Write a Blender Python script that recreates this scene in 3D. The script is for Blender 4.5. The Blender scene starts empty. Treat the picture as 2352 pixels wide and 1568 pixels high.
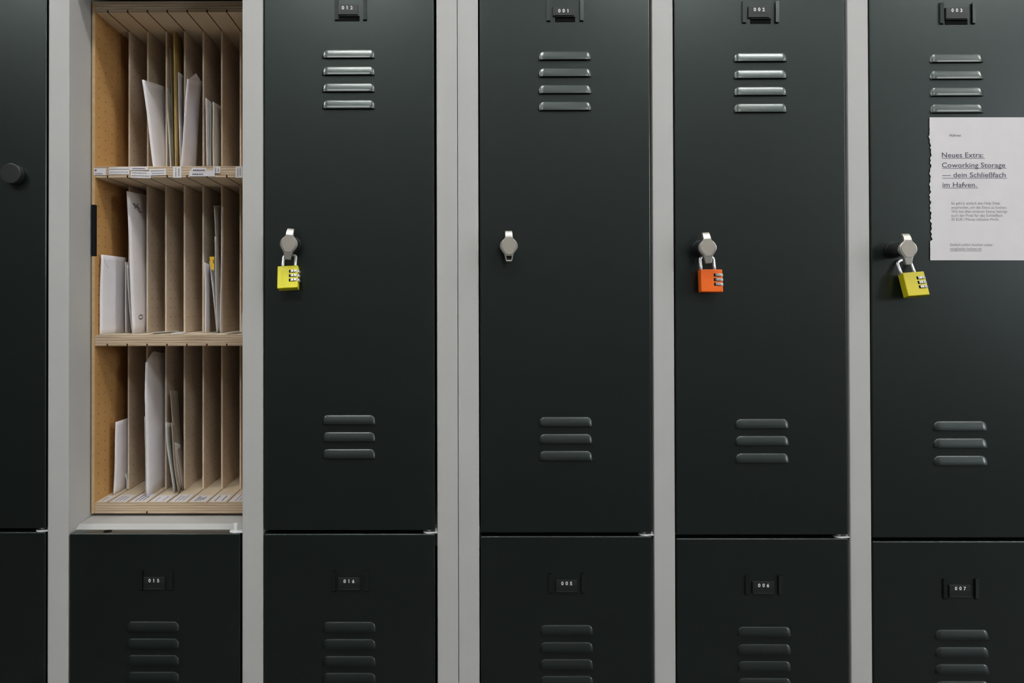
import bpy, bmesh, math, random
from mathutils import Vector, Matrix
random.seed(7)
sc = bpy.context.scene
C = sc.collection

# ------------------------------------------------------------------ camera, world, exposure
W, H = 2352., 1568.
F = 26. / 36. * W
CAM = Vector((0.66988, -1.13208, 1.26585))
ra, rb, rc = -0.0079886, -0.0020646, -0.0052557
PX0, PY0 = W / 2 - 180.09, H / 2 - 107.66
Rm = Matrix.Rotation(rc, 3, 'Z') @ Matrix.Rotation(rb, 3, 'Y') @ Matrix.Rotation(ra, 3, 'X')   # rows: right, forward, up
cd = bpy.data.cameras.new('camera')
cam = bpy.data.objects.new('camera', cd)
C.objects.link(cam)
right, fwd, up = Rm[0], Rm[1], Rm[2]
M = Matrix((right, up, -fwd)).transposed().to_4x4()
M.translation = CAM
cam.matrix_world = M
cd.sensor_width = 36
cd.lens = 26
cd.shift_x = 180.09 / W
cd.shift_y = -107.66 / W
cd.clip_start = 0.02
sc.camera = cam
sc.view_settings.view_transform = 'Standard'
sc.view_settings.look = 'None'
sc.view_settings.gamma = 1
sc.view_settings.exposure = 0.14
wd = bpy.data.worlds.new('world')
sc.world = wd
wd.use_nodes = True
wd.node_tree.nodes['Background'].inputs[0].default_value = (0.9, 0.95, 1, 1)
wd.node_tree.nodes['Background'].inputs[1].default_value = 0.15
TUBE = 62.0        # ceiling tube brightness
LAMP_Z, LAMP_Y = 2.93, -0.93


def at(px, py, Y):
    """point of the plane y = Y that the photograph shows at px, py"""
    d = Rm.transposed() @ Vector(((px - PX0) / F, 1, -(py - PY0) / F))
    return CAM + d * ((Y - CAM.y) / d.y)


# ------------------------------------------------------------------ materials
def mat(name, col, rough=0.5, metal=0.0, bump=0, bscale=900, var=0.0, vscale=30, spec=0.5, emit=0, coat=0):
    m = bpy.data.materials.new(name)
    m.use_nodes = True
    n, l = m.node_tree.nodes, m.node_tree.links
    b = n['Principled BSDF']
    b.inputs['Base Color'].default_value = (*col, 1)
    b.inputs['Roughness'].default_value = rough
    b.inputs['Metallic'].default_value = metal
    b.inputs['Specular IOR Level'].default_value = spec
    if coat:
        b.inputs['Coat Weight'].default_value = coat
        b.inputs['Coat Roughness'].default_value = 0.15
    if emit:
        b.inputs['Emission Color'].default_value = (*col, 1)
        b.inputs['Emission Strength'].default_value = emit
    tc = n.new('ShaderNodeTexCoord')
    if var:
        t = n.new('ShaderNodeTexNoise')
        t.inputs['Scale'].default_value = vscale
        t.inputs['Detail'].default_value = 6
        l.new(tc.outputs['Object'], t.inputs['Vector'])
        r = n.new('ShaderNodeValToRGB')
        r.color_ramp.elements[0].position = .3
        r.color_ramp.elements[1].position = .7
        r.color_ramp.elements[0].color = (*[c * (1 - var) for c in col], 1)
        r.color_ramp.elements[1].color = (*[min(1, c * (1 + var)) for c in col], 1)
        l.new(t.outputs['Fac'], r.inputs['Fac'])
        l.new(r.outputs['Color'], b.inputs['Base Color'])
    if bump:
        t = n.new('ShaderNodeTexNoise')
        t.inputs['Scale'].default_value = bscale
        t.inputs['Detail'].default_value = 2
        l.new(tc.outputs['Object'], t.inputs['Vector'])
        bp = n.new('ShaderNodeBump')
        bp.inputs['Strength'].default_value = bump
        bp.inputs['Distance'].default_value = 0.0004
        l.new(t.outputs['Fac'], bp.inputs['Height'])
        l.new(bp.outputs['Normal'], b.inputs['Normal'])
    return m


def ramp_fac(n, l, src, stops):
    r = n.new('ShaderNodeValToRGB')
    e = r.color_ramp.elements
    while len(e) < len(stops):
        e.new(0.5)
    for i, (p, c) in enumerate(stops):
        e[i].position = p
        e[i].color = (*c, 1)
    l.new(src, r.inputs['Fac'])
    return r.outputs['Color']


def math_n(n, l, op, a, b=None, c=None):
    m = n.new('ShaderNodeMath')
    m.operation = op
    for i, v in enumerate((a, b, c)):
        if v is None:
            continue
        if isinstance(v, (int, float)):
            m.inputs[i].default_value = v
        else:
            l.new(v, m.inputs[i])
    return m.outputs[0]


def wood_mat(name, c1, c2, scale=(3, 3, 60), rough=.6, holes=None, layers=False):
    m = bpy.data.materials.new(name)
    m.use_nodes = True
    n, l = m.node_tree.nodes, m.node_tree.links
    b = n['Principled BSDF']
    b.inputs['Roughness'].default_value = rough
    b.inputs['Specular IOR Level'].default_value = .25
    tc = n.new('ShaderNodeTexCoord')
    mp = n.new('ShaderNodeMapping')
    mp.inputs['Scale'].default_value = scale
    l.new(tc.outputs['Object'], mp.inputs['Vector'])
    t = n.new('ShaderNodeTexNoise')
    t.inputs['Scale'].default_value = 4
    t.inputs['Detail'].default_value = 8
    l.new(mp.outputs[0], t.inputs['Vector'])
    col = ramp_fac(n, l, t.outputs['Fac'], [(.3, c1), (.7, c2)])
    sep = n.new('ShaderNodeSeparateXYZ')
    l.new(tc.outputs['Object'], sep.inputs[0])
    if layers:        # plywood plies seen on the cut edge
        s = math_n(n, l, 'SINE', math_n(n, l, 'MULTIPLY', math_n(n, l, 'MULTIPLY_ADD', t.outputs['Fac'], .0045, sep.outputs['Z']), 2 * math.pi / 0.0042))
        f = math_n(n, l, 'MULTIPLY_ADD', s, .5, .5)
        mx = n.new('ShaderNodeMixRGB')
        mx.blend_type = 'MULTIPLY'
        mx.inputs[0].default_value = .8
        l.new(col, mx.inputs[1])
        l.new(ramp_fac(n, l, f, [(.1, (.62, .52, .45)), (.75, (1, 1, 1))]), mx.inputs[2])
        col = mx.outputs[0]
    if holes:
        py, pz, rad, oy, oz = holes
        fy = math_n(n, l, 'MULTIPLY', math_n(n, l, 'SUBTRACT', math_n(n, l, 'FRACT', math_n(n, l, 'DIVIDE', math_n(n, l, 'ADD', sep.outputs['Y'], oy), py)), .5), py)
        fz = math_n(n, l, 'MULTIPLY', math_n(n, l, 'SUBTRACT', math_n(n, l, 'FRACT', math_n(n, l, 'DIVIDE', math_n(n, l, 'ADD', sep.outputs['Z'], oz), pz)), .5), pz)
        d = math_n(n, l, 'SQRT', math_n(n, l, 'ADD', math_n(n, l, 'MULTIPLY', fy, fy), math_n(n, l, 'MULTIPLY', fz, fz)))
        k = math_n(n, l, 'LESS_THAN', d, rad)
        mx = n.new('ShaderNodeMixRGB')
        l.new(k, mx.inputs[0])
        l.new(col, mx.inputs[1])
        mx.inputs[2].default_value = (.11, .07, .045, 1)
        col = mx.outputs[0]
    l.new(col, b.inputs['Base Color'])
    return m


DOOR = mat('anthracite_powder_coat', (0.0022, 0.0046, 0.0040), .36, bump=.12, bscale=1100, var=.16, vscale=55, spec=.62, coat=.55)
DOOR.node_tree.nodes['Principled BSDF'].inputs['Specular Tint'].default_value = (.86, 1, .965, 1)
GREY = mat('light_grey_powder_coat', (.50, .495, .485), .5, bump=.2, bscale=900, var=.02, vscale=8, spec=.35)
DARK = mat('dark_opening', (.004, .004, .004), .9, spec=.1)
BLACK = mat('black_plastic', (.02, .02, .021), .35, bump=.1)
TAPE = mat('black_felt_tape', (.006, .006, .008), .8, spec=.2)
PLATE = mat('dark_plate_plastic', (.010, .013, .0125), .4)
WHITEP = mat('white_plastic', (.78, .78, .80), .4)
DIGIT = mat('white_print', (.82, .84, .84), .5)
NICKEL = mat('satin_nickel', (.60, .57, .53), .30, metal=.9, bump=.1)
FACE = mat('brushed_face_plate', (.42, .385, .34), .45, metal=.35, bump=.05, bscale=600)
BARREL = mat('dark_lock_barrel', (.022, .022, .024), .4, metal=.3)
CHROME = mat('chrome', (.92, .91, .94), .32, metal=.7)
DIALM = mat('brushed_steel_dial', (.62, .60, .58), .3, metal=.8)
YELLOW = mat('yellow_enamel', (.76, .69, .012), .35, bump=.1)
YELLOW2 = mat('deep_yellow_enamel', (.62, .52, .008), .35, bump=.1)
YMARK = mat('engraved_yellow', (.52, .46, .01), .5)
ORANGE = mat('orange_enamel', (.86, .135, .008), .35, bump=.1)
PAPER = mat('white_paper', (.74, .71, .73), .8, bump=.15, bscale=200, var=.02, spec=.2)
ENVP = mat('envelope_paper', (.88, .845, .88), .75, bump=.2, bscale=120, var=.04, vscale=20, spec=.2)
ENVG = mat('grey_envelope_paper', (.74, .74, .72), .75, bump=.2, bscale=120, var=.05, vscale=20, spec=.2)
ENVB = mat('brown_grey_envelope_paper', (.46, .40, .33), .8, bump=.2, bscale=120, var=.08, vscale=20, spec=.2)
MANILA = mat('manila_paper', (.56, .40, .15), .75, bump=.2, bscale=120, var=.06, vscale=20, spec=.2)
YPAP = mat('bright_yellow_paper', (.85, .50, .02), .7)
INK = mat('grey_violet_ink', (.10, .085, .13), .8, spec=.1)
INKD = mat('black_ink', (.03, .03, .035), .8, spec=.1)
GREYP = mat('faded_grey_print', (.30, .27, .30), .8, spec=.1)
PLY = wood_mat('birch_plywood_face', (.76, .64, .48), (.84, .72, .56), (8, 2, 8))
PLYTOP = wood_mat('pale_birch_board', (.62, .50, .36), (.72, .60, .45), (8, 2, 8))
EDGE = wood_mat('plywood_cut_edge', (.52, .40, .28), (.66, .53, .39), (4, 4, 60), layers=True)
SIDEEDGE = wood_mat('pale_board_edge', (.50, .34, .18), (.58, .41, .24), (4, 4, 30))
PEGO = wood_mat('orange_perforated_board', (.50, .27, .095), (.58, .33, .125), (4, 4, 4), holes=(.0246, .0163, .00135, 0.0004, 0.004))
PEGG = wood_mat('grey_brown_perforated_board', (.72, .60, .48), (.82, .69, .56), (4, 4, 6), holes=(.0246, .0163, .00115, .012, 0.009))
GROOVE = mat('dark_groove', (.05, .025, .012), .9, spec=.1)
CONCRETE = mat('floor_covering', (.07, .067, .062), .6, bump=.3, bscale=60, var=.1, vscale=4)
PLASTER = mat('painted_plaster', (.78, .78, .77), .85, bump=.2, bscale=200)
DARKWALL = mat('dark_wall_paint', (.16, .158, .152), .8, bump=.2, bscale=200)
CEIL = mat('ceiling_paint', (.7, .7, .69), .9)
TUBEM = mat('lit_tube', (.985, 1.0, .975), .5, emit=TUBE)
FILLGLOW = mat('added_fill_glow', (.92, .97, 1.0), .5, emit=12)  # emission of the added panes, fill from the right front
FILLPANELM = mat('added_fill_panel_glow', (.98, 1.0, .975), .5, emit=TUBE * .25)  # emission of the added ceiling panels behind the camera
FIXT = mat('white_fixture_enamel', (.8, .8, .8), .4)


# ------------------------------------------------------------------ builders
class MB:
    def __init__(s):
        s.bm = bmesh.new()
        s.mats = []

    def mi(s, m):
        if m not in s.mats:
            s.mats.append(m)
        return s.mats.index(m)

    def box(s, x0, x1, y0, y1, z0, z1, m, bev=0.0, mx=None, seg=2):
        b = bmesh.new()
        vs = [b.verts.new((x, y, z)) for z in (z0, z1) for y in (y0, y1) for x in (x0, x1)]
        for f in ((0, 2, 3, 1), (4, 5, 7, 6), (0, 1, 5, 4), (2, 6, 7, 3), (0, 4, 6, 2), (1, 3, 7, 5)):
            b.faces.new([vs[i] for i in f])
        if bev:
            bmesh.ops.bevel(b, geom=b.edges[:], offset=bev, segments=seg, profile=.5, affect='EDGES')
        s.merge(b, m, mx)

    def merge(s, b, m, mx=None, smooth=False):
        if mx is not None:
            bmesh.ops.transform(b, matrix=mx, verts=b.verts)
        k = s.mi(m)
        mp = {v: s.bm.verts.new(v.co) for v in b.verts}
        for f in b.faces:
            try:
                g = s.bm.faces.new([mp[v] for v in f.verts])
                g.material_index = k
                g.smooth = smooth or f.smooth
            except ValueError:
                pass
        b.free()

    def cyl(s, c, r, h, axis, m, r2=None, seg=32, bev=0, smooth=True, mx=None, wob=0):
        b = bmesh.new()
        bmesh.ops.create_cone(b, cap_ends=True, segments=seg, radius1=r, radius2=r if r2 is None else r2, depth=h)
        if wob:
            for v in b.verts:
                a = math.atan2(v.co.y, v.co.x)
                k = 1 + wob * math.cos(a * seg / 2)
                v.co.x *= k
                v.co.y *= k
        for f in b.faces:
            f.smooth = smooth and len(f.verts) == 4
        if bev:
            bmesh.ops.bevel(b, geom=[e for e in b.edges if e.calc_face_angle(0) > 1], offset=bev, segments=2, profile=.5, affect='EDGES')
        R = Matrix.Identity(4)
        if axis == 'Y':
            R = Matrix.Rotation(math.radians(90), 4, 'X')
        if axis == 'X':
            R = Matrix.Rotation(math.radians(90), 4, 'Y')
        T = Matrix.Translation(c) @ R
        s.merge(b, m, (mx @ T) if mx is not None else T)

    def quad(s, pts, m):
        f = s.bm.faces.new([s.bm.verts.new(p) for p in pts])
        f.material_index = s.mi(m)
        return f

    def build(s, name, parent=None, smooth_angle=None):
        me = bpy.data.meshes.new(name)
        bmesh.ops.recalc_face_normals(s.bm, faces=s.bm.faces)
        s.bm.to_mesh(me)
        s.bm.free()
        for m in s.mats:
            me.materials.append(m)
        o = bpy.data.objects.new(name, me)
        C.objects.link(o)
        if parent:
            o.parent = parent
            o.matrix_parent_inverse = parent.matrix_world.inverted()
        return o


def empty(name, loc, label, cat, group=None):
    o = bpy.data.objects.new(name, None)
    C.objects.link(o)
    o.location = loc
    o.matrix_world = Matrix.Translation(loc)
    o.empty_display_size = .05
    tag(o, label, cat, group)
    return o


def tag(o, label, cat, group=None):
    o['label'] = label
    o['category'] = cat
    if group:
        o['group'] = group


def struct(o):
    o['kind'] = 'structure'
    return o


def text_bm(txt, size, width=None, bold=0.0, extrude=0.0):
    """flat text as a bmesh in the XZ plane, left end at the origin, baseline at z = 0"""
    cu = bpy.data.curves.new('t', 'FONT')
    cu.body = txt
    cu.size = size
    cu.offset = bold
    cu.extrude = extrude
    cu.resolution_u = 3
    o = bpy.data.objects.new('t', cu)
    C.objects.link(o)
    dg = bpy.context.evaluated_depsgraph_get()
    dg.update()
    me = bpy.data.meshes.new_from_object(o.evaluated_get(dg))
    b = bmesh.new()
    b.from_mesh(me)
    bpy.data.objects.remove(o)
    bpy.data.curves.remove(cu)
    bpy.data.meshes.remove(me)
    xs = [v.co.x for v in b.verts]
    sx = 1
    if width and xs:
        sx = width / (max(xs) - min(xs))
    x0 = min(xs)
    for v in b.verts:
        v.co = Vector(((v.co.x - x0) * sx, 0, v.co.y))
    return b


# ------------------------------------------------------------------ room
def wall(name, *a):
    m = MB()
    m.box(*a)
    return struct(m.build(name))


XW = 7.6
wall('floor', -3.2, XW, -3.7, .75, -.1, 0, CONCRETE)
wall('ceiling', -3.2, XW, -3.7, .75, 3.0, 3.1, CEIL)
wall('wall_back', -3.2, XW, .54, .64, 0, 3.0, PLASTER)
wall('wall_left', -3.3, -3.2, -3.7, .75, 0, 3.0, DARKWALL)
wall('wall_right', XW, XW + .1, -3.7, .75, 0, 3.0, PLASTER)
wall('wall_front', -3.2, XW, -3.8, -3.7, 0, 3.0, DARKWALL)
m = MB()  # unseen glowing panes, added to fill the mail rack with light
for (xa, xb, za, zb) in ((5.20, 5.26, 1.6, 2.85), (7.14, 7.2, 1.6, 2.85), (6.17, 6.23, 1.66, 2.79), (5.26, 7.14, 1.6, 1.66), (5.26, 7.14, 2.79, 2.85)):
    m.box(xa, xb, -3.70, -3.64, za, zb, FIXT, .004)
for xa, xb in ((5.26, 6.17), (6.23, 7.14)):
    m.quad([(xa, -3.69, 1.66), (xb, -3.69, 1.66), (xb, -3.69, 2.79), (xa, -3.69, 2.79)], FILLGLOW)
struct(m.build('fill_window_1'))

# ceiling lights : twin tube battens
def ceiling_light(x, y, label, n=2):
    t = empty('ceiling_light', (x, y, 3.0), label, 'ceiling light', 'twin tube ceiling lights')
    m = MB()
    m.box(x - .33, x + .33, y - .07, y + .07, 2.955, 3.0, FIXT, .004)
    for s in (-1, 1):
        m.box(x + s * .325 - .008, x + s * .325 + .008, y - .065, y + .065, 2.905, 2.958, FIXT, .003)
    m.build('housing', t)
    for s in (-1, 1):
        m = MB()
        m.cyl((x, y + s * .038, LAMP_Z), .013, .62, 'X', TUBEM, seg=20)
        m.build('tube', t)


CX = CAM.x
ceiling_light(CX - .075, LAMP_Y, 'twin tube ceiling light in front of the left locker bank')
ceiling_light(CX + 1.15, LAMP_Y, 'twin tube ceiling light in front of the right locker bank')
ceiling_light(CX - 1.30, LAMP_Y, 'twin tube ceiling light furthest left, beyond the mail lockers')
ceiling_light(CX + 2.37, LAMP_Y, 'twin tube ceiling light furthest right, near the side wall')

def fill_panel(x, y, label):  # unseen panels added for soft fill and a glow on the upper doors
    t = empty('fill_panel', (x, y, 3.0), label, 'ceiling light', 'added square fill panels')
    m = MB()
    for a in (-1, 1):
        m.box(x + a * .30 - .012, x + a * .30 + .012, y - .312, y + .312, 2.985, 3.0, FIXT, .002)
        m.box(x - .288, x + .288, y + a * .30 - .012, y + a * .30 + .012, 2.985, 3.0, FIXT, .002)
    m.build('frame', t)
    m = MB()
    m.box(x - .288, x + .288, y - .288, y + .288, 2.990, 2.999, FILLPANELM)
    m.build('diffuser', t)


for k, dx in enumerate((-1.95, -.40, 1.15, 2.70)):
    fill_panel(CX + dx, -2.35, ('added square ceiling fill panel furthest left in the row nearer the far wall', 'added square ceiling fill panel second from left in the row nearer the far wall', 'added square ceiling fill panel second from right in the row nearer the far wall', 'added square ceiling fill panel furthest right in the row nearer the far wall')[k])

# ------------------------------------------------------------------ lockers
P = 1 / 1500.
OPEN, POST = 399 * P, 48.5 * P
Z_TOP, Z_BOT = 1.80, 0.0
DOORTOP = 1.768


def px_y(x_px, y_px, Y=0.0):
    return at(x_px, y_px, Y).z


def louver(mb, xc, ztop, w=.0815, h=.0135, a0=27, m=DOOR):
    """pressed louvre: slopes outward from the top and ends in an open lip"""
    nu, nv = 36, 18
    a = math.radians(a0)
    prof = [0.0]
    for j in range(nv):
        t = (j + .5) / nv
        ang = math.radians(34 - 118 * t if t < .12 else (19.8 - 5 * (t - .12) / .46 if t < .58 else 14.8 - 12 * (t - .58) / .42))
        prof.append(prof[-1] + math.tan(ang) * h / nv)
    r = .0085
    k = mb.mi(m)
    grid = []
    for j in range(nv + 1):
        row = []
        for i in range(nu + 1):
            # denser spacing at the two ends
            s = -math.cos(math.pi * i / nu)
            s = .35 * (2 * i / nu - 1) + .65 * s
            x = s * w / 2
            e = max(0, (abs(x) - (w / 2 - r)) / r)
            g = math.sqrt(max(0, 1 - e * e))
            v = j / nv
            # rounded shoulders: ends start lower
            zz = ztop - h * (v + (1 - v) * (1 - math.sqrt(max(0, 1 - e ** 2))) * .8)
            row.append(mb.bm.verts.new((xc + x, -prof[j] * g - .00005, zz)))
        grid.append(row)
    for j in range(nv):
        for i in range(nu):
            q = [grid[j][i], grid[j][i + 1], grid[j + 1][i + 1], grid[j + 1][i]]
            try:
                f = mb.bm.faces.new(q)
                f.material_index = k
                f.smooth = True
            except ValueError:
                pass
    zb = ztop - h
    mb.quad([(xc - w * .47, -.0004, zb + .0035), (xc + w * .47, -.0004, zb + .0035), (xc + w * .47, -.0004, zb - .0009), (xc - w * .47, -.0004, zb - .0009)], DARK)


def vent(door, xc, tops):
    mb = MB()
    for z in tops:
        louver(mb, xc, z)
    me = mb.build('vent', door)
    return me


def number_holder(door, xl, xr, zt, zb, side, slot=None, hooks=True):
    """two narrow pressed brackets for a name card; slot = dark punched slit"""
    for s, x in ((1, xl), (-1, xr)):
        m = MB()
        b = bmesh.new()
        # folded strip: rises from the door at the outer side
        pts = [(0, 0), (0, -.0024), (s * .0055, -.0030), (s * .0055, -.0022), (s * .0010, -.0015), (s * .0010, 0)]
        v0 = [b.verts.new((x + p[0], p[1], zb)) for p in pts]
        v1 = [b.verts.new((x + p[0], p[1], zt)) for p in pts]
        for i in range(len(pts)):
            j = (i + 1) % len(pts)
            b.faces.new([v0[i], v0[j], v1[j], v1[i]])
        b.faces.new(v0)
        b.faces.new(v1[::-1])
        m.merge(b, DOOR)
        m.box(x + s * .0005, x + s * .0062, -.0003, .0002, zb - .0018, zb + .0004, DARK)
        m.build('card_bracket', door)
    if slot:
        m = MB()
        m.box(slot[0], slot[1], -.0003, .0004, slot[3], slot[2], DARK, 0)
        m.box(slot[0], slot[1], -.0022, 0, slot[2], slot[2] + .0010, DOOR, .0003)
        m.build('card_slot', door)


def number_plate(door, txt, xc, zd, zt, zb, half=.0165, tilt=0):
    m = MB()
    m.box(xc - half, xc + half, -.0026, -.0002, zb, zt, PLATE, .0005)
    m.box(xc - half + .0012, xc + half - .0012, -.0027, -.0024, zd - .0042, zd + .0042, BLACK, 0)
    m.box(xc - half + .0015, xc + half - .0015, -.0034, -.0024, zb + .0006, zb + .0022, PLATE, .0003)
    w = .0036
    for i, ch in enumerate(txt):
        b = text_bm(ch, .0072, None, bold=.0002)
        xs = [v.co.x for v in b.verts]
        cx = (min(xs) + max(xs)) / 2
        off = (i - 1) * .0066
        dz = (0, .0001, -.0002)[i] - .0026
        m.merge(b, DIGIT, Matrix.Translation((xc + off - cx, -.0029, zd + dz)))
        if ch == '1':
            zt_ = zd + dz + .0052
            m.quad([(xc + off - .0013, -.0029, zt_ - .0014), (xc + off - .0013, -.0029, zt_ - .0007), (xc + off, -.0029, zt_), (xc + off, -.0029, zt_ - .0009)], DIGIT)
    m.build('number_plate', door)


def door_panel(parent, x0, x1, z0, z1):
    m = MB()
    m.box(x0 + .0018, x1 - .0032, 0, .0215, z0, z1, DOOR, .0018, None, 3)
    return m.build('door', parent)


def hinge_pin(door, x1, z, tall=False):
    m = MB()
    xc = x1 - .0125
    m.cyl((xc, .0095, z + .0009), .0090, .0018, 'Z', WHITEP, bev=.0004)
    m.box(xc, x1 + .0005, .002, .017, z + .0002, z + .0019, WHITEP, .0004)
    m.cyl((xc - .0002, .011, z + (.0065 if tall else .0022)), .0036, .012 if tall else .003, 'Z', WHITEP, bev=.0005)
    if not tall:
        m.box(x1 - .0030, x1 - .0003, .006, .014, z, z + .0052, WHITEP, .0005)
    m.build('hinge_pin', door)


HO = [(7.2, 35.5), (8.3, 33), (8.6, 27), (8.8, 20.5), (10.2, 16.8), (14, 13.2), (17.6, 9), (19.8, 4), (20.6, -1), (19.8, -6), (17, -11.5), (13.4, -16), (11, -19.5), (9.8, -24), (8.6, -30), (7.4, -35), (5.8, -37)]
PL = [(7.6, 20.2), (9.2, 17.4), (13.2, 11), (15.6, 6), (16.8, 1), (16, -4.5), (13, -10), (9.2, -15.6), (6.2, -19.6)]


def lock_handle(door, c, rot, hole=False, tiltx=0):
    """c = centre of the handle's face; a flat turn knob with an upper and a lower tongue"""
    u = .000646
    m = MB()
    T = Matrix.Translation(c) @ Matrix.Rotation(rot, 4, 'Y')

    def slab(half, y0, y1, mtl, bev, bend=0, inner=None):
        outer = [(x * u, z * u) for x, z in half] + [(-x * u, z * u) for x, z in half[::-1]]
        b = bmesh.new()
        vs = [b.verts.new((x, y0, z)) for x, z in outer]
        if inner:
            es = [b.edges.new((vs[i], vs[(i + 1) % len(vs)])) for i in range(len(vs))]
            iv = [b.verts.new((x * u, y0, z * u)) for x, z in inner]
            es += [b.edges.new((iv[i], iv[(i + 1) % len(iv)])) for i in range(len(iv))]
            bmesh.ops.triangle_fill(b, edges=es, use_beauty=True)
            fs = b.faces[:]
        else:
            fs = [b.faces.new(vs)]
        ex = bmesh.ops.extrude_face_region(b, geom=fs)
        for v in [g for g in ex['geom'] if isinstance(g, bmesh.types.BMVert)]:
            v.co.y = y1
        bmesh.ops.recalc_face_normals(b, faces=b.faces)
        if bev:
            ed = [e for e in b.edges if len(e.link_faces) == 2 and e.calc_face_angle(0) > .9 and all(abs(v.co.y - y0) < 1e-6 for v in e.verts)]
            bmesh.ops.bevel(b, geom=ed, offset=bev, segments=3, profile=.5, affect='EDGES')
        if bend:
            bmesh.ops.bisect_plane(b, geom=b.verts[:] + b.edges[:] + b.faces[:], plane_co=(0, 0, 24 * u), plane_no=(0, 0, 1))
            bmesh.ops.bisect_plane(b, geom=b.verts[:] + b.edges[:] + b.faces[:], plane_co=(0, 0, 30 * u), plane_no=(0, 0, 1))
            bmesh.ops.bisect_plane(b, geom=b.verts[:] + b.edges[:] + b.faces[:], plane_co=(0, 0, 20.5 * u), plane_no=(0, 0, 1))
            for v in b.verts:
                k = max(0, v.co.z - 20.5 * u)
                v.co.y += .30 * k + 28 * k * k
        for f in b.faces:
            f.smooth = False
        m.merge(b, mtl, T)

    inner = [(5.4, -23.5), (-5.4, -23.5), (-6, -26), (-5, -31.5), (-3.8, -32.6), (3.8, -32.6), (5, -31.5), (6, -26)] if hole else None
    slab(HO, 0, .0048, NICKEL, .0011, bend=1, inner=inner)
    slab(PL, -.0006, .001, FACE, .0004)
    if hole:
        m.box(-5.6 * u, 5.6 * u, .0045, .0050, -32 * u, -23 * u, BARREL, 0, T)
    m.build('lock_handle', door)
    m = MB()
    yb = c[1] + .0048
    m.cyl((c[0], (yb) / 2, c[2] + .0005), .0118, -yb, 'Y', BARREL, bev=.0006)
    m.cyl((c[0], -.0015, c[2] + .0005), .0126, .003, 'Y', BARREL, bev=.0006)
    m.build('lock_barrel', door)


def bank(label, xl, cols, zsplit):
    """xl = outer left edge; four columns of two doors each"""
    t = empty('locker_bank', (xl + 2 * (POST + OPEN), .25, 0), label, 'lockers', 'locker banks standing side by side')
    xr = xl + 5 * POST + 4 * OPEN
    g = .0004
    m = MB()       # outer shell
    m.box(xl + g, xr - g, .49, .50, .0, Z_TOP, GREY)
    m.box(xl + g, xr - g, .0, .50, Z_TOP - .0015, Z_TOP + .02, GREY, .001)
    m.box(xl + g, xr - g, .002, .49, 0, .055, GREY, .001)
    m.box(xl + POST * .5, xr - POST * .5, .002, .04, DOORTOP + .003, Z_TOP - .0012, GREY)
    m.build('carcass', t)
    for i in range(5):
        m = MB()
        x = xl + i * (POST + OPEN)
        m.box(x + g, x + POST - g, 0, .037, .05, Z_TOP - .001, GREY, .0009)
        m.box(x + .0012, x + POST - .0012, .036, .4895, .05, Z_TOP - .001, GREY, .0006)
        m.build('upright', t)
    return t


def tier_plate(t, x0, x1, z):
    m = MB()
    m.box(x0, x1, .033, .489, z - .012, z, GREY, .0004)
    m.box(x0, x1, .022, .0335, z - .03, z - .0062, GREY, .0004)
    m.quad([(x0, .0335, z - .0002), (x1, .0335, z - .0002), (x1, .0222, z - .0064), (x0, .0222, z - .0064)], GREY)
    m.build('tier_shelf', t)


XR = 1051.5 * P                      # seam between the two banks
XLb = XR - 5 * POST - 4 * OPEN
LB = bank('light grey locker bank with anthracite doors and an open mail compartment, left of the seam', XLb, None, 0)
RB = bank('light grey locker bank with anthracite doors and a white notice, right of the seam', XR, None, 0)


def col_x(base, i):
    x0 = base + POST + i * (POST + OPEN)
    return x0, x0 + OPEN


# per column: (bank, base, index, split px, upper: number, digit px, slot, brackets, vent top px; lower likewise)
def column(bk, base, i, cxpx, split, up=None, lo=None, open_=False):
    x0, x1 = col_x(base, i)
    xm = min(max(cxpx, 0), 2352)
    zs = px_y(xm, split)
    tier_plate(bk, x0 + .0002, x1 - .0002, zs + .0052)
    # lower door
    d2 = door_panel(bk, x0, x1, .060, zs)
    if up is not None:
        d1 = door_panel(bk, x0, x1, zs + .0055, DOORTOP)
    else:
        d1 = None
    hinge_pin(d2, x1, zs, tall=open_)
    return d1, d2, x0, x1, zs


def fit_vents(door, cx, ys, side=0):
    """ys = pixel rows of the louvre tops"""
    vent(door, at(cx, ys[0], 0).x, [at(cx, y, 0).z for y in ys])


def plate(door, txt, dx, dy, ty, by, brl, brr, bt, bb, slot=None):
    number_holder(door, at(brl, bt, 0).x, at(brr, bt, 0).x, at(dx, bt, 0).z, at(dx, bb, 0).z, 0,
                  slot=None if slot is None else (at(slot[0], slot[2], 0).x, at(slot[1], slot[2], 0).x, at(dx, slot[2], 0).z, at(dx, slot[3], 0).z))
    number_plate(door, txt, at(dx, dy, 0).x - .002, at(dx, dy, 0).z, at(dx, ty, 0).z, at(dx, by, 0).z)


def rows(y, n, step):
    return [y + k * step for k in range(n)]


# left bank -----------------------------------------------------
# column 0 and 1 (outermost ones lie left of the frame)
d1, d2, *_ = column(LB, XLb, 0, 0, 1221, up=1)
for d, zz, n in ((d1, 1.647, 4), (d1, 1.083, 3), (d2, .775, 4)):
    vent(d, sum(col_x(XLb, 0)) / 2, [zz - k * .0258 for k in range(n)])
d1, d2, *_ = column(LB, XLb, 1, 54, 1222, up=1)
for d, zz, n in ((d1, 1.647, 4), (d1, 1.083, 3), (d2, .775, 4)):
    vent(d, sum(col_x(XLb, 1)) / 2, [zz - k * .0258 for k in range(n)])
m = MB()
kc = at(23, 398, -.014)
m.cyl((kc.x, -.007, kc.z), .0156, .014, 'Y', BLACK, bev=.0012, seg=48)
m.build('knob', d1)

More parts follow.
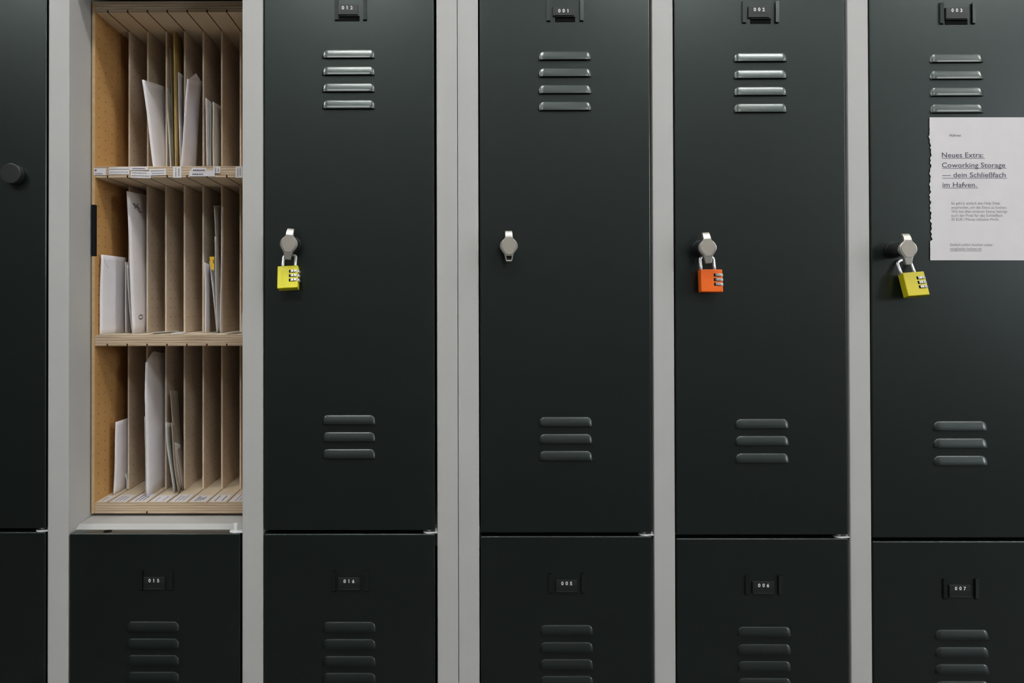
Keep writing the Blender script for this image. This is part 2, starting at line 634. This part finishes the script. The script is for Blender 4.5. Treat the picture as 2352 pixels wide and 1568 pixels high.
# column 2 : the open compartment, no upper door
_, d2, x0, x1, zs = column(LB, XLb, 2, 357, 1225, up=None, open_=True)
OX0, OX1, OZS = x0, x1, zs
fit_vents(d2, 350.5, [1427, 1466, 1504, 1542.5])
plate(d2, '015', 358, 1331, 1324, 1353, 320.5, 397, 1309, 1353)
m = MB()
hc = at(247, 1217.5, .011)
m.cyl((hc.x, .0115, zs + .0002), .0062, .0006, 'Z', DARK)
m.build('pin_hole', d2)

# column 3 : 012 / 016
d1, d2, *_ = column(LB, XLb, 3, 804, 1226, up=1)
fit_vents(d1, 800.5, rows(113.5, 4, 38.7))
fit_vents(d1, 801, [953, 992, 1031])
plate(d1, '012', 801, 19, 12, 36, 769, 843, -14, 46, (778.5, 826, 38, 49))
fit_vents(d2, 802, [1428, 1467.5, 1506.5, 1545])
plate(d2, '016', 805, 1332.5, 1325, 1354, 763, 847, 1311, 1356)
hb = at(663, 559, -.034)
lock_handle(d1, hb, math.radians(5))

# right bank ----------------------------------------------------
d1, d2, *_ = column(RB, XR, 0, 1300, 1231.5, up=1)
fit_vents(d1, 1297, rows(117.5, 4, 38.7))
fit_vents(d1, 1299, [957.5, 996.5, 1035.5])
plate(d1, '001', 1297, 26, 17, 38, 1255, 1340, 1, 48, (1275, 1321, 40, 51))
fit_vents(d2, 1301, [1435, 1474.5, 1513.5, 1552])
plate(d2, '005', 1304, 1337.5, 1330, 1359, 1260, 1343, 1317, 1360)
lock_handle(d1, at(1169, 564, -.034), 0, hole=True)

d1, d2, *_ = column(RB, XR, 1, 1750, 1236.5, up=1)
fit_vents(d1, 1746, rows(121.5, 4, 38.8))
fit_vents(d1, 1750, [962, 1001, 1041])
plate(d1, '002', 1745, 23, 16, 42, 1704, 1788, 4, 52, (1723, 1770, 44, 55))
fit_vents(d2, 1755, [1439, 1479, 1518, 1557])
plate(d2, '006', 1755, 1342, 1334, 1363, 1711, 1795, 1321, 1364)
lock_handle(d1, at(1626, 568, -.034), math.radians(-3))

d1, d2, *_ = column(RB, XR, 2, 2200, 1243, up=1)
fit_vents(d1, 2196.5, [123.5, 162, 200.5, 239])
fit_vents(d1, 2205, [967, 1006.5, 1046.5])
plate(d1, '003', 2198, 25, 18, 45, 2157, 2239, 7, 54, (2170, 2222, 46, 57))
fit_vents(d2, 2209, [1446, 1486, 1525, 1564])
plate(d2, '007', 2206, 1349, 1342, 1371, 2165, 2246, 1328, 1373)
lock_handle(d1, at(2087, 571, -.038), math.radians(-1))

d1, d2, *_ = column(RB, XR, 3, 2352, 1244, up=1)
for d, zz, n in ((d1, 1.647, 4), (d1, 1.083, 3), (d2, .775, 4)):
    vent(d, sum(col_x(XR, 3)) / 2, [zz - k * .0258 for k in range(n)])


# ------------------------------------------------------------------ padlocks
def padlock(label, mtl, tl, tr, bl, ytop, ybot, shl, shr, ysh, lift, marks=False):
    """tl, tr, bl : body corners of the front face in the photograph; ytop/ybot depth of its front face"""
    A, B, D = at(*tl, ytop), at(*tr, ytop), at(*bl, ybot)
    ex = (B - A)
    w = ex.length
    ex.normalize()
    ez = (A - D)
    h = ez.length
    ez = (ez - ex * ez.dot(ex)).normalized()
    ey = ez.cross(ex)            # points away from the camera
    O = (A + B) / 2 - ez * h / 2 + (D - A - ex * (D - A).dot(ex)) * 0 + ex * ((D - A).dot(ex)) / 2
    T = Matrix((ex, ey, ez)).transposed().to_4x4()
    T.translation = O
    th = .013
    t = empty('padlock', O, label, 'padlock', 'small combination padlocks')
    m = MB()
    m.box(-w / 2, w / 2, 0, th, -h / 2, h / 2, mtl, .0012, T, 3)
    zs = (.0098, .0028, -.0042)
    for z in zs:
        m.box(w / 2 - .0134, w / 2 - .0035, -.00012, .002, z - .0026 - .001, z + .0022 - .001, DARK, 0, T)
    if marks:
        for k in range(6):
            z = .0095 - k * .0033
            m.box(-.0095, -.0068, -.00015, .0004, z, z + .0004, YMARK, 0, T)
            m.box(-.0072, -.0068, -.00015, .0004, z - .0012, z + .0004, YMARK, 0, T)
        m.box(-.0105, -.0035, -.00015, .0004, -.0125, -.0121, YMARK, 0, T)
    m.build('body', t)
    for z in zs:
        m = MB()
        m.cyl((w / 2 - .0058, th / 2, z - .001), .0082, .0040, 'Z', DIALM, seg=40, bev=.0004, smooth=False, mx=T, wob=.028)
        for k in range(10):
            a = 2 * math.pi * (k + .5) / 10
            Rk = T @ Matrix.Translation((w / 2 - .0058, th / 2, z - .001)) @ Matrix.Rotation(a, 4, 'Z')
            m.box(.0081, .00838, -.00055, -.0002, -.0011, .0011, INKD, 0, Rk)
            m.box(.0081, .00838, .0002, .00055, -.0011, .0011, INKD, 0, Rk)
        m.build('dial', t)
    # shackle: from the body's top up and through the lock behind the handle
    def loc(p):
        return T.inverted() @ p
    L0 = Vector((-w / 2 + shl, th / 2, h / 2 - .002))
    R0 = Vector((-w / 2 + shr, th / 2, h / 2 - .002))
    r = .0023
    path = []
    n = 14
    half = (R0.x - L0.x) / 2
    cx = (R0.x + L0.x) / 2
    back = ysh
    path.append(L0)
    path.append(L0 + Vector((0, back * .35, lift * .5)))
    for k in range(n + 1):
        a = math.pi - math.pi * k / n
        path.append(Vector((cx + half * math.cos(a), th / 2 + back * (.8 + .2 * math.sin(a)), h / 2 + lift + half * .62 * math.sin(a))))
    path.append(R0 + Vector((0, back * .35, lift * .5)))
    path.append(R0)
    m = MB()
    tube(m, [T @ p for p in path], r, CHROME)
    m.build('shackle', t)
    return t


def tube(mb, pts, r, mtl, seg=16):
    k = mb.mi(mtl)
    rings = []
    for i, p in enumerate(pts):
        a = pts[max(0, i - 1)]
        c = pts[min(len(pts) - 1, i + 1)]
        d = (c - a).normalized()
        x = d.cross(Vector((0, 1, .01))).normalized()
        y = d.cross(x).normalized()
        rings.append([mb.bm.verts.new(p + x * r * math.cos(2 * math.pi * j / seg) + y * r * math.sin(2 * math.pi * j / seg)) for j in range(seg)])
    for i in range(len(rings) - 1):
        for j in range(seg):
            f = mb.bm.faces.new([rings[i][j], rings[i][(j + 1) % seg], rings[i + 1][(j + 1) % seg], rings[i + 1][j]])
            f.material_index = k
            f.smooth = True
    for g in (rings[0], rings[-1]):
        f = mb.bm.faces.new(g)
        f.material_index = k


padlock('bright yellow combination padlock hanging on the handle of locker 012', YELLOW, (638, 611), (685, 608.5), (635.5, 662.5), -.016, -.027, .0065, .0255, .005, .0165, marks=True)
padlock('orange combination padlock hanging on the handle of locker 002', ORANGE, (1608, 618), (1658, 618.5), (1612.5, 670), -.018, -.022, .0030, .0235, .004, .016)
padlock('darker yellow combination padlock hanging askew beside the white notice', YELLOW2, (2072, 626), (2121, 622.5), (2088, 680), -.018, -.028, .0020, .0222, .004, .016)

# ------------------------------------------------------------------ notice
yn = -.0012
tl, bl = at(2135, 269.5, yn), at(2137, 597.5, yn)
tr = at(2352, 269, yn)
ux = (tr - tl).normalized()
wz = .152
t = empty('paper_notice', (tl.x + wz / 2, yn, bl.z), 'white printed notice with a torn left edge taped to the door of locker 003', 'notice')
m = MB()
N = 90
left = []
for k in range(N + 1):
    f = k / N
    p = tl.lerp(bl, f)
    j = (.0009 * math.sin(k * 1.9) + .0008 * math.sin(k * .83 + 1) + random.uniform(-.0004, .0004)) * (1 if .12 < f < .86 else .15)
    if .19 < f < .86:
        j += .0012 + .0009 * math.sin(f * 9)
    left.append(Vector((p.x + j, yn, p.z)))
rgt = [Vector((tl.x + wz + .0002 * k / N, yn, left[k].z - .0004)) for k in range(N + 1)]
for off in (0, .0004):
    vl = [m.bm.verts.new(p + Vector((0, off, 0))) for p in left]
    vm = [m.bm.verts.new((tl.x + .02, yn + off, p.z)) for p in left]
    vr = [m.bm.verts.new(p + Vector((0, off, 0))) for p in rgt]
    for k in range(N):
        for a, b in ((vl, vm), (vm, vr)):
            m.bm.faces.new([a[k], b[k], b[k + 1], a[k + 1]]).material_index = m.mi(PAPER)
m.build('sheet', t)


def para(name, lines, size, ink, bold, underline=False):
    m = MB()
    for txt, x0, x1, yb in lines:
        a, b = at(x0, yb, yn - .0002), at(x1, yb, yn - .0002)
        tb = text_bm(txt, size, (b - a).length, bold)
        ang = math.atan2(b.z - a.z, b.x - a.x)
        m.merge(tb, ink, Matrix.Translation(a) @ Matrix.Rotation(-ang, 4, 'Y'))
        if underline:
            g = at(x1 + (4 if underline == 1 else 0), yb + 1.6, yn - .0002)
            s = at(x0, yb + 1.6, yn - .0002)
            m.quad([s, g, g - Vector((0, 0, .00055)), s - Vector((0, 0, .00055))], ink)
    return m.build(name, t)


para('printed_logo', [('Hafven', 2181, 2207, 313.5)], .0056, INK, 0.0)
para('printed_heading', [('Neues Extra:', 2163.5, 2258.5, 361.3), ('Coworking Storage', 2163.5, 2309, 384.5), ('\u2014 dein Schlie\u00dffach', 2164.5, 2310, 407), ('im Hafven.', 2165, 2243.5, 429.7)], .0108, INK, 0.00004, 1)
para('printed_text', [("So geht's: einfach den Help Desk", 2185, 2297.5, 469.5), ('ansprechen, um das Extra zu buchen.', 2185, 2313, 479), ('Wie bei allen anderen Extras betr\u00e4gt', 2185, 2314, 488.3), ('auch der Preis f\u00fcr das Schlie\u00dffach', 2185, 2303.5, 497.6), ('20 EUR / Monat inklusive MwSt.', 2185, 2295, 506.6)], .0058, GREYP, 0.0)
para('printed_footer', [('Einfach selbst buchen unter', 2182.5, 2280.5, 564.7)], .0058, GREYP, 0.0)
para('printed_link', [('mitglieder.hafven.de', 2182.5, 2255, 574)], .0058, GREYP, 0.0, 2)

# ------------------------------------------------------------------ mail sorter in the open locker
YC = .072
SX0 = OX0 + .0010
SX1 = OX1 - .0012
sorter = empty('mail_sorter', ((SX0 + SX1) / 2, .26, OZS + .0055), 'pale plywood pigeonhole rack with perforated dividers inside the open locker', 'mail rack')
ZB = [at(300, 1179, YC).z, at(300, 1154, YC).z]      # bottom board
Z2 = [at(300, 794.5, YC).z, at(300, 769, YC).z]
Z1 = [at(300, 407.5, YC).z, at(300, 382, YC).z]
Z0 = [at(300, 28.5, YC).z, at(300, 3, YC).z]
TSIDE = at(217, 600, YC).x - at(209.5, 600, YC).x
SI0 = SX0 + TSIDE
SI1 = SX1 - TSIDE
# sides
for nm, xa, xb in (('side_panel', SX0, SI0), ('side_panel', SI1, SX1)):
    m = MB()
    m.box(xa, xb, YC, .46, ZB[0], Z0[1], PEGO, .0004)
    # pale cut front edge
    m.box(xa + .0002, xb - .0002, YC - .0003, YC + .0003, ZB[0] + .0005, Z0[1] - .0005, SIDEEDGE)
    m.build(nm, sorter)
m = MB()
ta, tb_ = at(209, 470, YC), at(209, 588, YC)
m.box(SX0 - .0002, SI0 + .0003, YC - .0012, YC + .0065, tb_.z, ta.z, TAPE, .0003)
m.build('edge_tape', sorter)
GX = [at(247.7 + 45.55 * k, 25, YC).x for k in range(7)]
YD = .155
TD = .0030


def board(z0, z1, top=True, bottom=True, flat=PLY, topm=PLY):
    m = MB()
    m.box(SI0 + .0002, SI1 - .0002, YC + .0015, .455, z0, z1, topm)
    # front edge strip with visible plies
    m.box(SI0 + .0002, SI1 - .0002, YC, YC + .0018, z0, z1, EDGE, .0004)
    for gx in GX:
        if bottom:
            m.quad([(gx - .0009, YC - .0001, z0 - .0002), (gx + .0009, YC - .0001, z0 - .0002), (gx + .0009, .45, z0 - .0002), (gx - .0009, .45, z0 - .0002)], GROOVE)
            m.quad([(gx - .0012, YC - .0002, z0 - .0002), (gx + .0012, YC - .0002, z0 - .0002), (gx + .0012, YC - .0002, z0 + .0038), (gx - .0012, YC - .0002, z0 + .0038)], GROOVE)
        if top:
            m.quad([(gx - .0007, YC + .0004, z1 + .0002), (gx + .0007, YC + .0004, z1 + .0002), (gx + .0007, .45, z1 + .0002), (gx - .0007, .45, z1 + .0002)], GROOVE)
    return m


board(*Z0, top=False).build('shelf', sorter)
board(*Z1).build('shelf', sorter)
board(*Z2).build('shelf', sorter)
mb_ = board(*ZB, bottom=False, topm=PLYTOP)
gx = GX[2]
mb_.quad([(gx - .0012, YC - .0002, ZB[0] - .0002), (gx + .0012, YC - .0002, ZB[0] - .0002), (gx + .0012, YC - .0002, ZB[0] + .0038), (gx - .0012, YC - .0002, ZB[0] + .0038)], GROOVE)
mb_.build('shelf', sorter)
m = MB()
m.box(SI0, SI1, .4555, .4595, ZB[1], Z0[0], PEGG)
m.build('back_panel', sorter)
for (za, zb) in ((Z1[1], Z0[0]), (Z2[1], Z1[0]), (ZB[1], Z2[0])):
    for gx in GX:
        m = MB()
        dx = random.uniform(-.0006, .0006)
        m.box(gx - TD / 2, gx + TD / 2, YD + dx * 2, .455, za + .0003, zb - .0003, PEGG, .0010)
        m.build('divider', sorter)


# name labels on the front edge of the upper middle shelf and on the bottom board
def edge_label(x0, x1, y0, y1, lines, depth=0.0, vert=False, skew=0):
    m = MB()
    Yl = YC - .0006 - depth
    a, b = at(x0, y1, Yl), at(x1, y0, Yl)
    T = Matrix.Translation(((a.x + b.x) / 2, Yl, (a.z + b.z) / 2)) @ Matrix.Rotation(skew, 4, 'Y')
    w, h = b.x - a.x, b.z - a.z
    m.box(-w / 2, w / 2, -.0001, .0003, -h / 2, h / 2, PAPER, 0, T)
    for (u0, u1, v, s) in lines:
        # a row of tiny unreadable print: short dashes of uneven length
        p = u0
        while p < u1:
            q = min(u1, p + random.uniform(.03, .08))
            if vert:
                m.box((v - s / 2 - .5) * w, (v + s / 2 - .5) * w, -.0003, -.0001, (p - .5) * h, (q - .5) * h, GREYP if s < .2 else INK, 0, T)
            else:
                m.box((p - .5) * w, (q - .5) * w, -.0003, -.0001, (v - s / 2 - .5) * h, (v + s / 2 - .5) * h, GREYP if s < .2 else INK, 0, T)
            p = q + .018
    m.build('name_label', sorter)


edge_label(215.5, 243.5, 386, 402, [(.08, .22, .68, .3), (.1, .7, .2, .16)])
edge_label(250, 297, 389.5, 400, [(.05, .95, .45, .14)])
edge_label(250, 297, 384, 388, [], 0)
edge_label(297.5, 340, 383, 391, [(.15, .85, .5, .26)], .0004)
edge_label(300.5, 346, 393, 408.5, [(.08, .8, .72, .17), (.05, .95, .3, .17)], .0003, skew=math.radians(2))
edge_label(343, 381, 387.5, 402.5, [(.1, .92, .68, .19), (.15, .9, .28, .15)], .0006, skew=math.radians(-1.5))
edge_label(397.5, 416.5, 382.5, 408, [(.1, .55, .34, .14), (.6, .9, .34, .1), (.15, .85, .7, .14)], .0003, True)
edge_label(435, 493, 391, 405, [(.12, .55, .35, .2)], .0003)
edge_label(440, 474, 385, 396, [(.1, .9, .45, .28)], .0006)
edge_label(490, 506, 382.5, 398, [(.1, .9, .32, .16), (.2, .7, .7, .16)], .0009, True)
edge_label(541, 556.5, 382.5, 408, [(.1, .85, .34, .16), (.2, .9, .7, .16)], .0003, True)
xs = [SI0 + .002] + GX + [SI1]
for i in range(8):
    m = MB()
    xa, xb = xs[i] + .0035, xs[i + 1] - .0035
    if i == 7:
        xb = xs[i + 1] - .004
    ya, yb = YC + .004, YC + .042 + .012 * ((i * 37) % 5) / 5
    z = ZB[1] + .0004
    m.box(xa, xb, ya, yb, z - .0001, z + .0002, PAPER)
    k = 2 + (i % 3 > 0) + (i in (5,))
    for q in range(k if i else 1):
        xx = xa + (xb - xa) * (.28 + .55 * q / max(1, k - 1) * .8)
        p = ya + .003 + .002 * q
        e = yb - random.uniform(.003, .014)
        while p < e:
            r_ = min(e, p + random.uniform(.003, .008))
            m.box(xx - .0008, xx + .0008, p, r_, z + .0002, z + .0004, INK if i in (2, 5, 6) else GREYP)
            p = r_ + .0012
    m.build('name_label', sorter)


# ------------------------------------------------------------------ letters
def letter(name, label, mtl, fb, ft, bt, yf, yb, zfloor, th=.0018, bulge=.0, cut=0, cat='envelope', group='letters in the pigeonholes', marks=None, seed=0, ybot=None, curl=0):
    """upright letter: front bottom, front top, back top corners as the photograph shows them at depths yf / yb"""
    zceil = min([z for z in (Z0[0], Z1[0], Z2[0]) if z > zfloor + .05]) - .002
    A = at(*ft, yf)
    B = at(*fb, ybot if ybot else yf)
    k = (zfloor - A.z) / (B.z - A.z)
    B = A.lerp(B, k)
    Cc = at(*bt, yb)
    D = B + (Cc - A) * 1.0
    D.z = zfloor
    rnd = random.Random(seed)
    nu, nv = 10, 16
    nrm = (Cc - A).cross(B - A).normalized()
    if nrm.x < 0:
        nrm = -nrm
    m = MB()
    lay = []
    ph = rnd.uniform(0, 6)
    for side in (0, 1):
        g = []
        for j in range(nv + 1):
            v = j / nv
            row = []
            for i in range(nu + 1):
                u = i / nu
                p = (A.lerp(Cc, u)).lerp(B.lerp(D, u), v)
                e = min(1, min(u, 1 - u) * 6, min(v, 1 - v) * 6)
                wob = bulge * math.sin(v * 3.1 + ph) * math.sin(math.pi * v) * .5
                p = p + nrm * (wob + (th / 2) * (1 if side else -1) * (.35 + .65 * e) + curl * v * (1 - v))
                if cut and u + v * 1.1 < cut:      # folded-down or clipped corner
                    p = p + (A.lerp(Cc, cut) - A) * (cut - u - v * 1.1) * .5 + (B - A) * (cut - u - v * 1.1) * .25
                p.z = min(max(p.z, zfloor), zceil)
                row.append(m.bm.verts.new(p))
            g.append(row)
        lay.append(g)
    # the part between the dividers stays inside one pigeonhole
    deep = [v for v in m.bm.verts if v.co.y > YD - .006]
    if deep:
        mx = sorted(v.co.x for v in deep)[len(deep) // 2]
        lo_ = max([g for g in GX if g < mx] or [SI0]) + TD / 2 + .0008
        hi_ = min([g for g in GX if g >= mx] or [SI1]) - TD / 2 - .0008
        for n_, g in enumerate(lay):
            for row in g:
                for v in row:
                    if v.co.y > YD - .006:
                        v.co.x = min(max(v.co.x, lo_ + (.0012 if n_ else 0)), hi_ - (0 if n_ else .0012))
    ki = m.mi(mtl)

    def fc(*q):
        f = m.bm.faces.new(q)
        f.material_index = ki
        f.smooth = True
    for g in lay:
        for j in range(nv):
            for i in range(nu):
                fc(g[j][i], g[j][i + 1], g[j + 1][i + 1], g[j + 1][i])
    a, b = lay
    for i in range(nu):
        fc(a[0][i], a[0][i + 1], b[0][i + 1], b[0][i])
        fc(a[nv][i], a[nv][i + 1], b[nv][i + 1], b[nv][i])
    for j in range(nv):
        fc(a[j][0], a[j + 1][0], b[j + 1][0], b[j][0])
        fc(a[j][nu], a[j + 1][nu], b[j + 1][nu], b[j][nu])
    if marks:
        e1 = (Cc - A)
        e2 = (B - A)
        for (pts, wd_) in marks:
            for k in range(len(pts) - 1):
                q = []
                p0, p1 = Vector(pts[k]), Vector(pts[k + 1])
                d = (p1 - p0)
                # strip of constant width in metres
                w0 = A + e1 * p0.x + e2 * p0.y + nrm * (th / 2 + .0006)
                w1 = A + e1 * p1.x + e2 * p1.y + nrm * (th / 2 + .0006)
                s = (w1 - w0).cross(nrm).normalized() * wd_
                m.quad([w0 - s, w1 - s, w1 + s, w0 + s], INKD)
    o = m.build(name)
    tag(o, label, cat, group)
    return o


zt1, zt2, ztb = Z1[1] + .0003, Z2[1] + .0003, ZB[1] + .0008
env = 'envelope'
# upper row
letter(env, 'large white envelope leaning left with a creased corner, top row, leftmost', ENVP, (352, 381), (327, 183), (378, 199), .098, .200, zt1, .0035, .002, seed=1,
       marks=[([(.06, .0), (.14, .07), (.3, .17)], .00025)])
letter(env, 'greenish white papers standing right behind the big leaning envelope, top row', ENVG, (391, 381), (381, 201), (392, 232), .150, .19, zt1, .004, .001, seed=2)
letter(env, 'tall thin grey sheet left of the manila folder, top row', ENVG, (399, 381), (389, 112), (396, 128), .165, .20, zt1, .0010, .003, cat='paper sheet', seed=3)
letter('folder', 'tall manila folder reaching up to the top board', MANILA, (403, 381), (398.5, 71), (418, 76), .135, .195, zt1, .003, .001, cat='folder', group=None, seed=4)
letter(env, 'narrow pale envelope between the manila folder and the tall white envelope, top row', ENVP, (413.5, 381), (409, 165), (421, 173), .145, .18, zt1, .0018, .001, seed=5)
letter(env, 'tall white envelope with a peaked flap, right of the manila folder', ENVP, (415.5, 381), (431, 181), (463.5, 187), .110, .185, zt1, .004, .002, seed=6)
m = MB()
for s in (0, .0007):
    m.quad([at(431.5, 184, .112) + Vector((s, 0, 0)), at(449.5, 168.5, .15) + Vector((s, 0, 0)), at(455, 177, .16) + Vector((s, 0, 0)), at(463, 190, .184) + Vector((s, 0, 0))], ENVP)
fl = m.build('envelope_flap', bpy.data.objects['envelope.004'] if 'envelope.004' in bpy.data.objects else None)
letter(env, 'white letter at the front left of the thin bundle, top row right', ENVP, (475.5, 381), (472.5, 225), (484, 234), .120, .16, zt1, .002, .001, seed=7)
letter(env, 'thin bluish sheet in the middle of the bundle, top row right', ENVG, (483, 381), (481.5, 233), (489.5, 238), .135, .165, zt1, .0012, .001, cat='paper sheet', seed=8)
letter(env, 'wider grey white letter at the right of the bundle, top row right', ENVG, (489.5, 381), (489.5, 233.5), (508, 245), .130, .185, zt1, .0022, .001, seed=9)
# middle row
letter(env, 'short white envelope in the first pigeonhole of the middle row', ENVP, (229, 765), (233, 584.5), (291, 591.5), .084, .170, zt2, .003, .002, seed=10,
       marks=[([(.02, .02), (.1, .1), (.24, .16)], .0002)])
letter(env, 'thin white letter squeezed behind the short white envelope, middle row', ENVP, (288.3, 765), (288, 601), (298, 603), .130, .155, zt2, .002, .001, seed=11)
letter(env, 'bent white letter leaning against the tall envelope, middle row', ENVG, (303.5, 765), (291.5, 607), (302, 609), .120, .142, zt2, .002, .001, seed=12, curl=-.004)
hexa = [(.27 + .055 * math.cos(a) * 1.5, .893 + .016 * math.sin(a)) for a in [math.pi * k / 3 + .5 for k in range(7)]]
letter(env, 'tall white envelope with a small printed hexagon, second pigeonhole of the middle row', ENVP, (305, 765), (291.5, 439), (349, 451), .110, .215, zt2, .0045, .002, seed=13,
       marks=[(hexa, .0007), ([(.16, .08), (.24, .10), (.2, .12)], .0009), ([(.34, .08), (.29, .10), (.38, .11), (.42, .13)], .0009), ([(.24, .08), (.32, .12), (.42, .14), (.5, .13)], .0006)])
letter(env, 'bundled white letter at the left of the sixth pigeonhole, middle row', ENVP, (471.5, 765), (470, 603), (480, 607), .130, .165, zt2, .0035, .001, seed=14)
letter(env, 'yellow topped letter among the white ones, middle row', ENVP, (498, 765), (481.5, 600), (492, 602), .140, .175, zt2, .002, .001, seed=15)
m = MB()
for yy, s in ((.137, 0), (.1375, 1)):
    m.quad([at(481, 589.5, yy), at(492.5, 589, yy), at(491.5, 621, yy), at(485, 619, yy)], YPAP)
m.box(at(489.5, 600, .1365).x, at(491, 600, .1365).x, .1362, .1366, at(489, 604, .136).z, at(489, 596, .136).z, INKD)
yf = m.build('yellow_end', bpy.data.objects['envelope.013'] if 'envelope.013' in bpy.data.objects else None)
yf['label'] = 'bright yellow end of the letter'
letter('magazine', 'tall grey magazine standing in the sixth pigeonhole, middle row', ENVG, (504, 765), (491.5, 472), (511, 471), .140, .20, zt2, .0016, .002, cat='magazine', group=None, seed=16)
letter(env, 'long pale letter in front of the magazine, middle row', ENVG, (499, 765), (493.5, 543), (500, 544), .130, .150, zt2, .0018, .002, seed=17)
letter(env, 'narrow white letter against the divider right of the magazine, middle row', ENVP, (506, 765), (509.5, 474), (513.5, 476), .128, .139, zt2, .0022, .001, seed=18)
letter(env, 'white letter just showing at the right upright, middle row', ENVP, (555, 765), (557, 716), (575, 719), .105, .160, zt2, .002, .0, seed=19)


def card(px, py, w, d, z, rz, label, tilt=0.0):
    p = at(px, py, .11)
    m = MB()
    T = Matrix.Translation((p.x, .112, z + .0009 + abs(tilt) * w / 2)) @ Matrix.Rotation(rz, 4, 'Z') @ Matrix.Rotation(tilt, 4, 'Y')
    m.box(-w / 2, w / 2, -d / 2, d / 2, -.0005, .0005, PAPER, .0001, T)
    o = m.build('paper_card')
    tag(o, label, 'paper card', 'small cards lying on the middle shelf')


card(376, 758, .016, .05, zt2, -.5, 'small white card lying tilted in the third pigeonhole, middle row', -.16)
card(412, 763, .018, .04, zt2, .1, 'small white card lying flat in the fourth pigeonhole, middle row', 0)
card(541, 759, .018, .045, zt2, -.4, 'small white card lying tilted in the seventh pigeonhole, middle row', -.12)
# bottom row
letter(env, 'short white envelope with rounded corner in the first pigeonhole, bottom row', ENVP, (261, 1128), (266, 969), (303, 957), .118, .185, ztb, .004, .002, seed=20)
letter(env, 'curled grey slip behind the short envelope, bottom row left', ENVG, (296, 1122), (285, 1088), (302, 1060), .155, .19, ztb, .001, .002, cat='paper sheet', seed=21)
letter(env, 'thin white letter left of the tallest envelope, bottom row', ENVG, (334.5, 1130), (332.3, 956), (340, 957), .112, .13, ztb, .0022, .001, seed=22)
letter(env, 'tallest white envelope with a clipped corner, second pigeonhole of the bottom row', ENVP, (337, 1135), (331, 803), (386, 812), .105, .205, ztb, .004, .002, cut=.35, seed=23)
letter(env, 'crumpled grey letter at the left of the fourth pigeonhole, bottom row', ENVG, (399, 1127), (381.5, 969), (392, 971), .125, .16, ztb, .003, .003, seed=24, curl=-.006)
letter(env, 'second crumpled grey letter in the fourth pigeonhole, bottom row', ENVB, (410, 1127), (393.5, 970), (402, 972), .128, .16, ztb, .003, .003, seed=25, curl=-.006)
letter(env, 'white letter tucked behind the crumpled grey letters, bottom row', ENVP, (410, 1127), (400, 1015), (414, 1020), .135, .17, ztb, .002, .002, seed=27, curl=-.003)
letter(env, 'tall brownish envelope leaning behind the grey letters, bottom row', ENVB, (420, 1127), (391, 896), (410, 898), .145, .20, ztb, .002, .002, seed=26, curl=-.010)

for m_ in bpy.data.materials:
    m_.use_fake_user = False
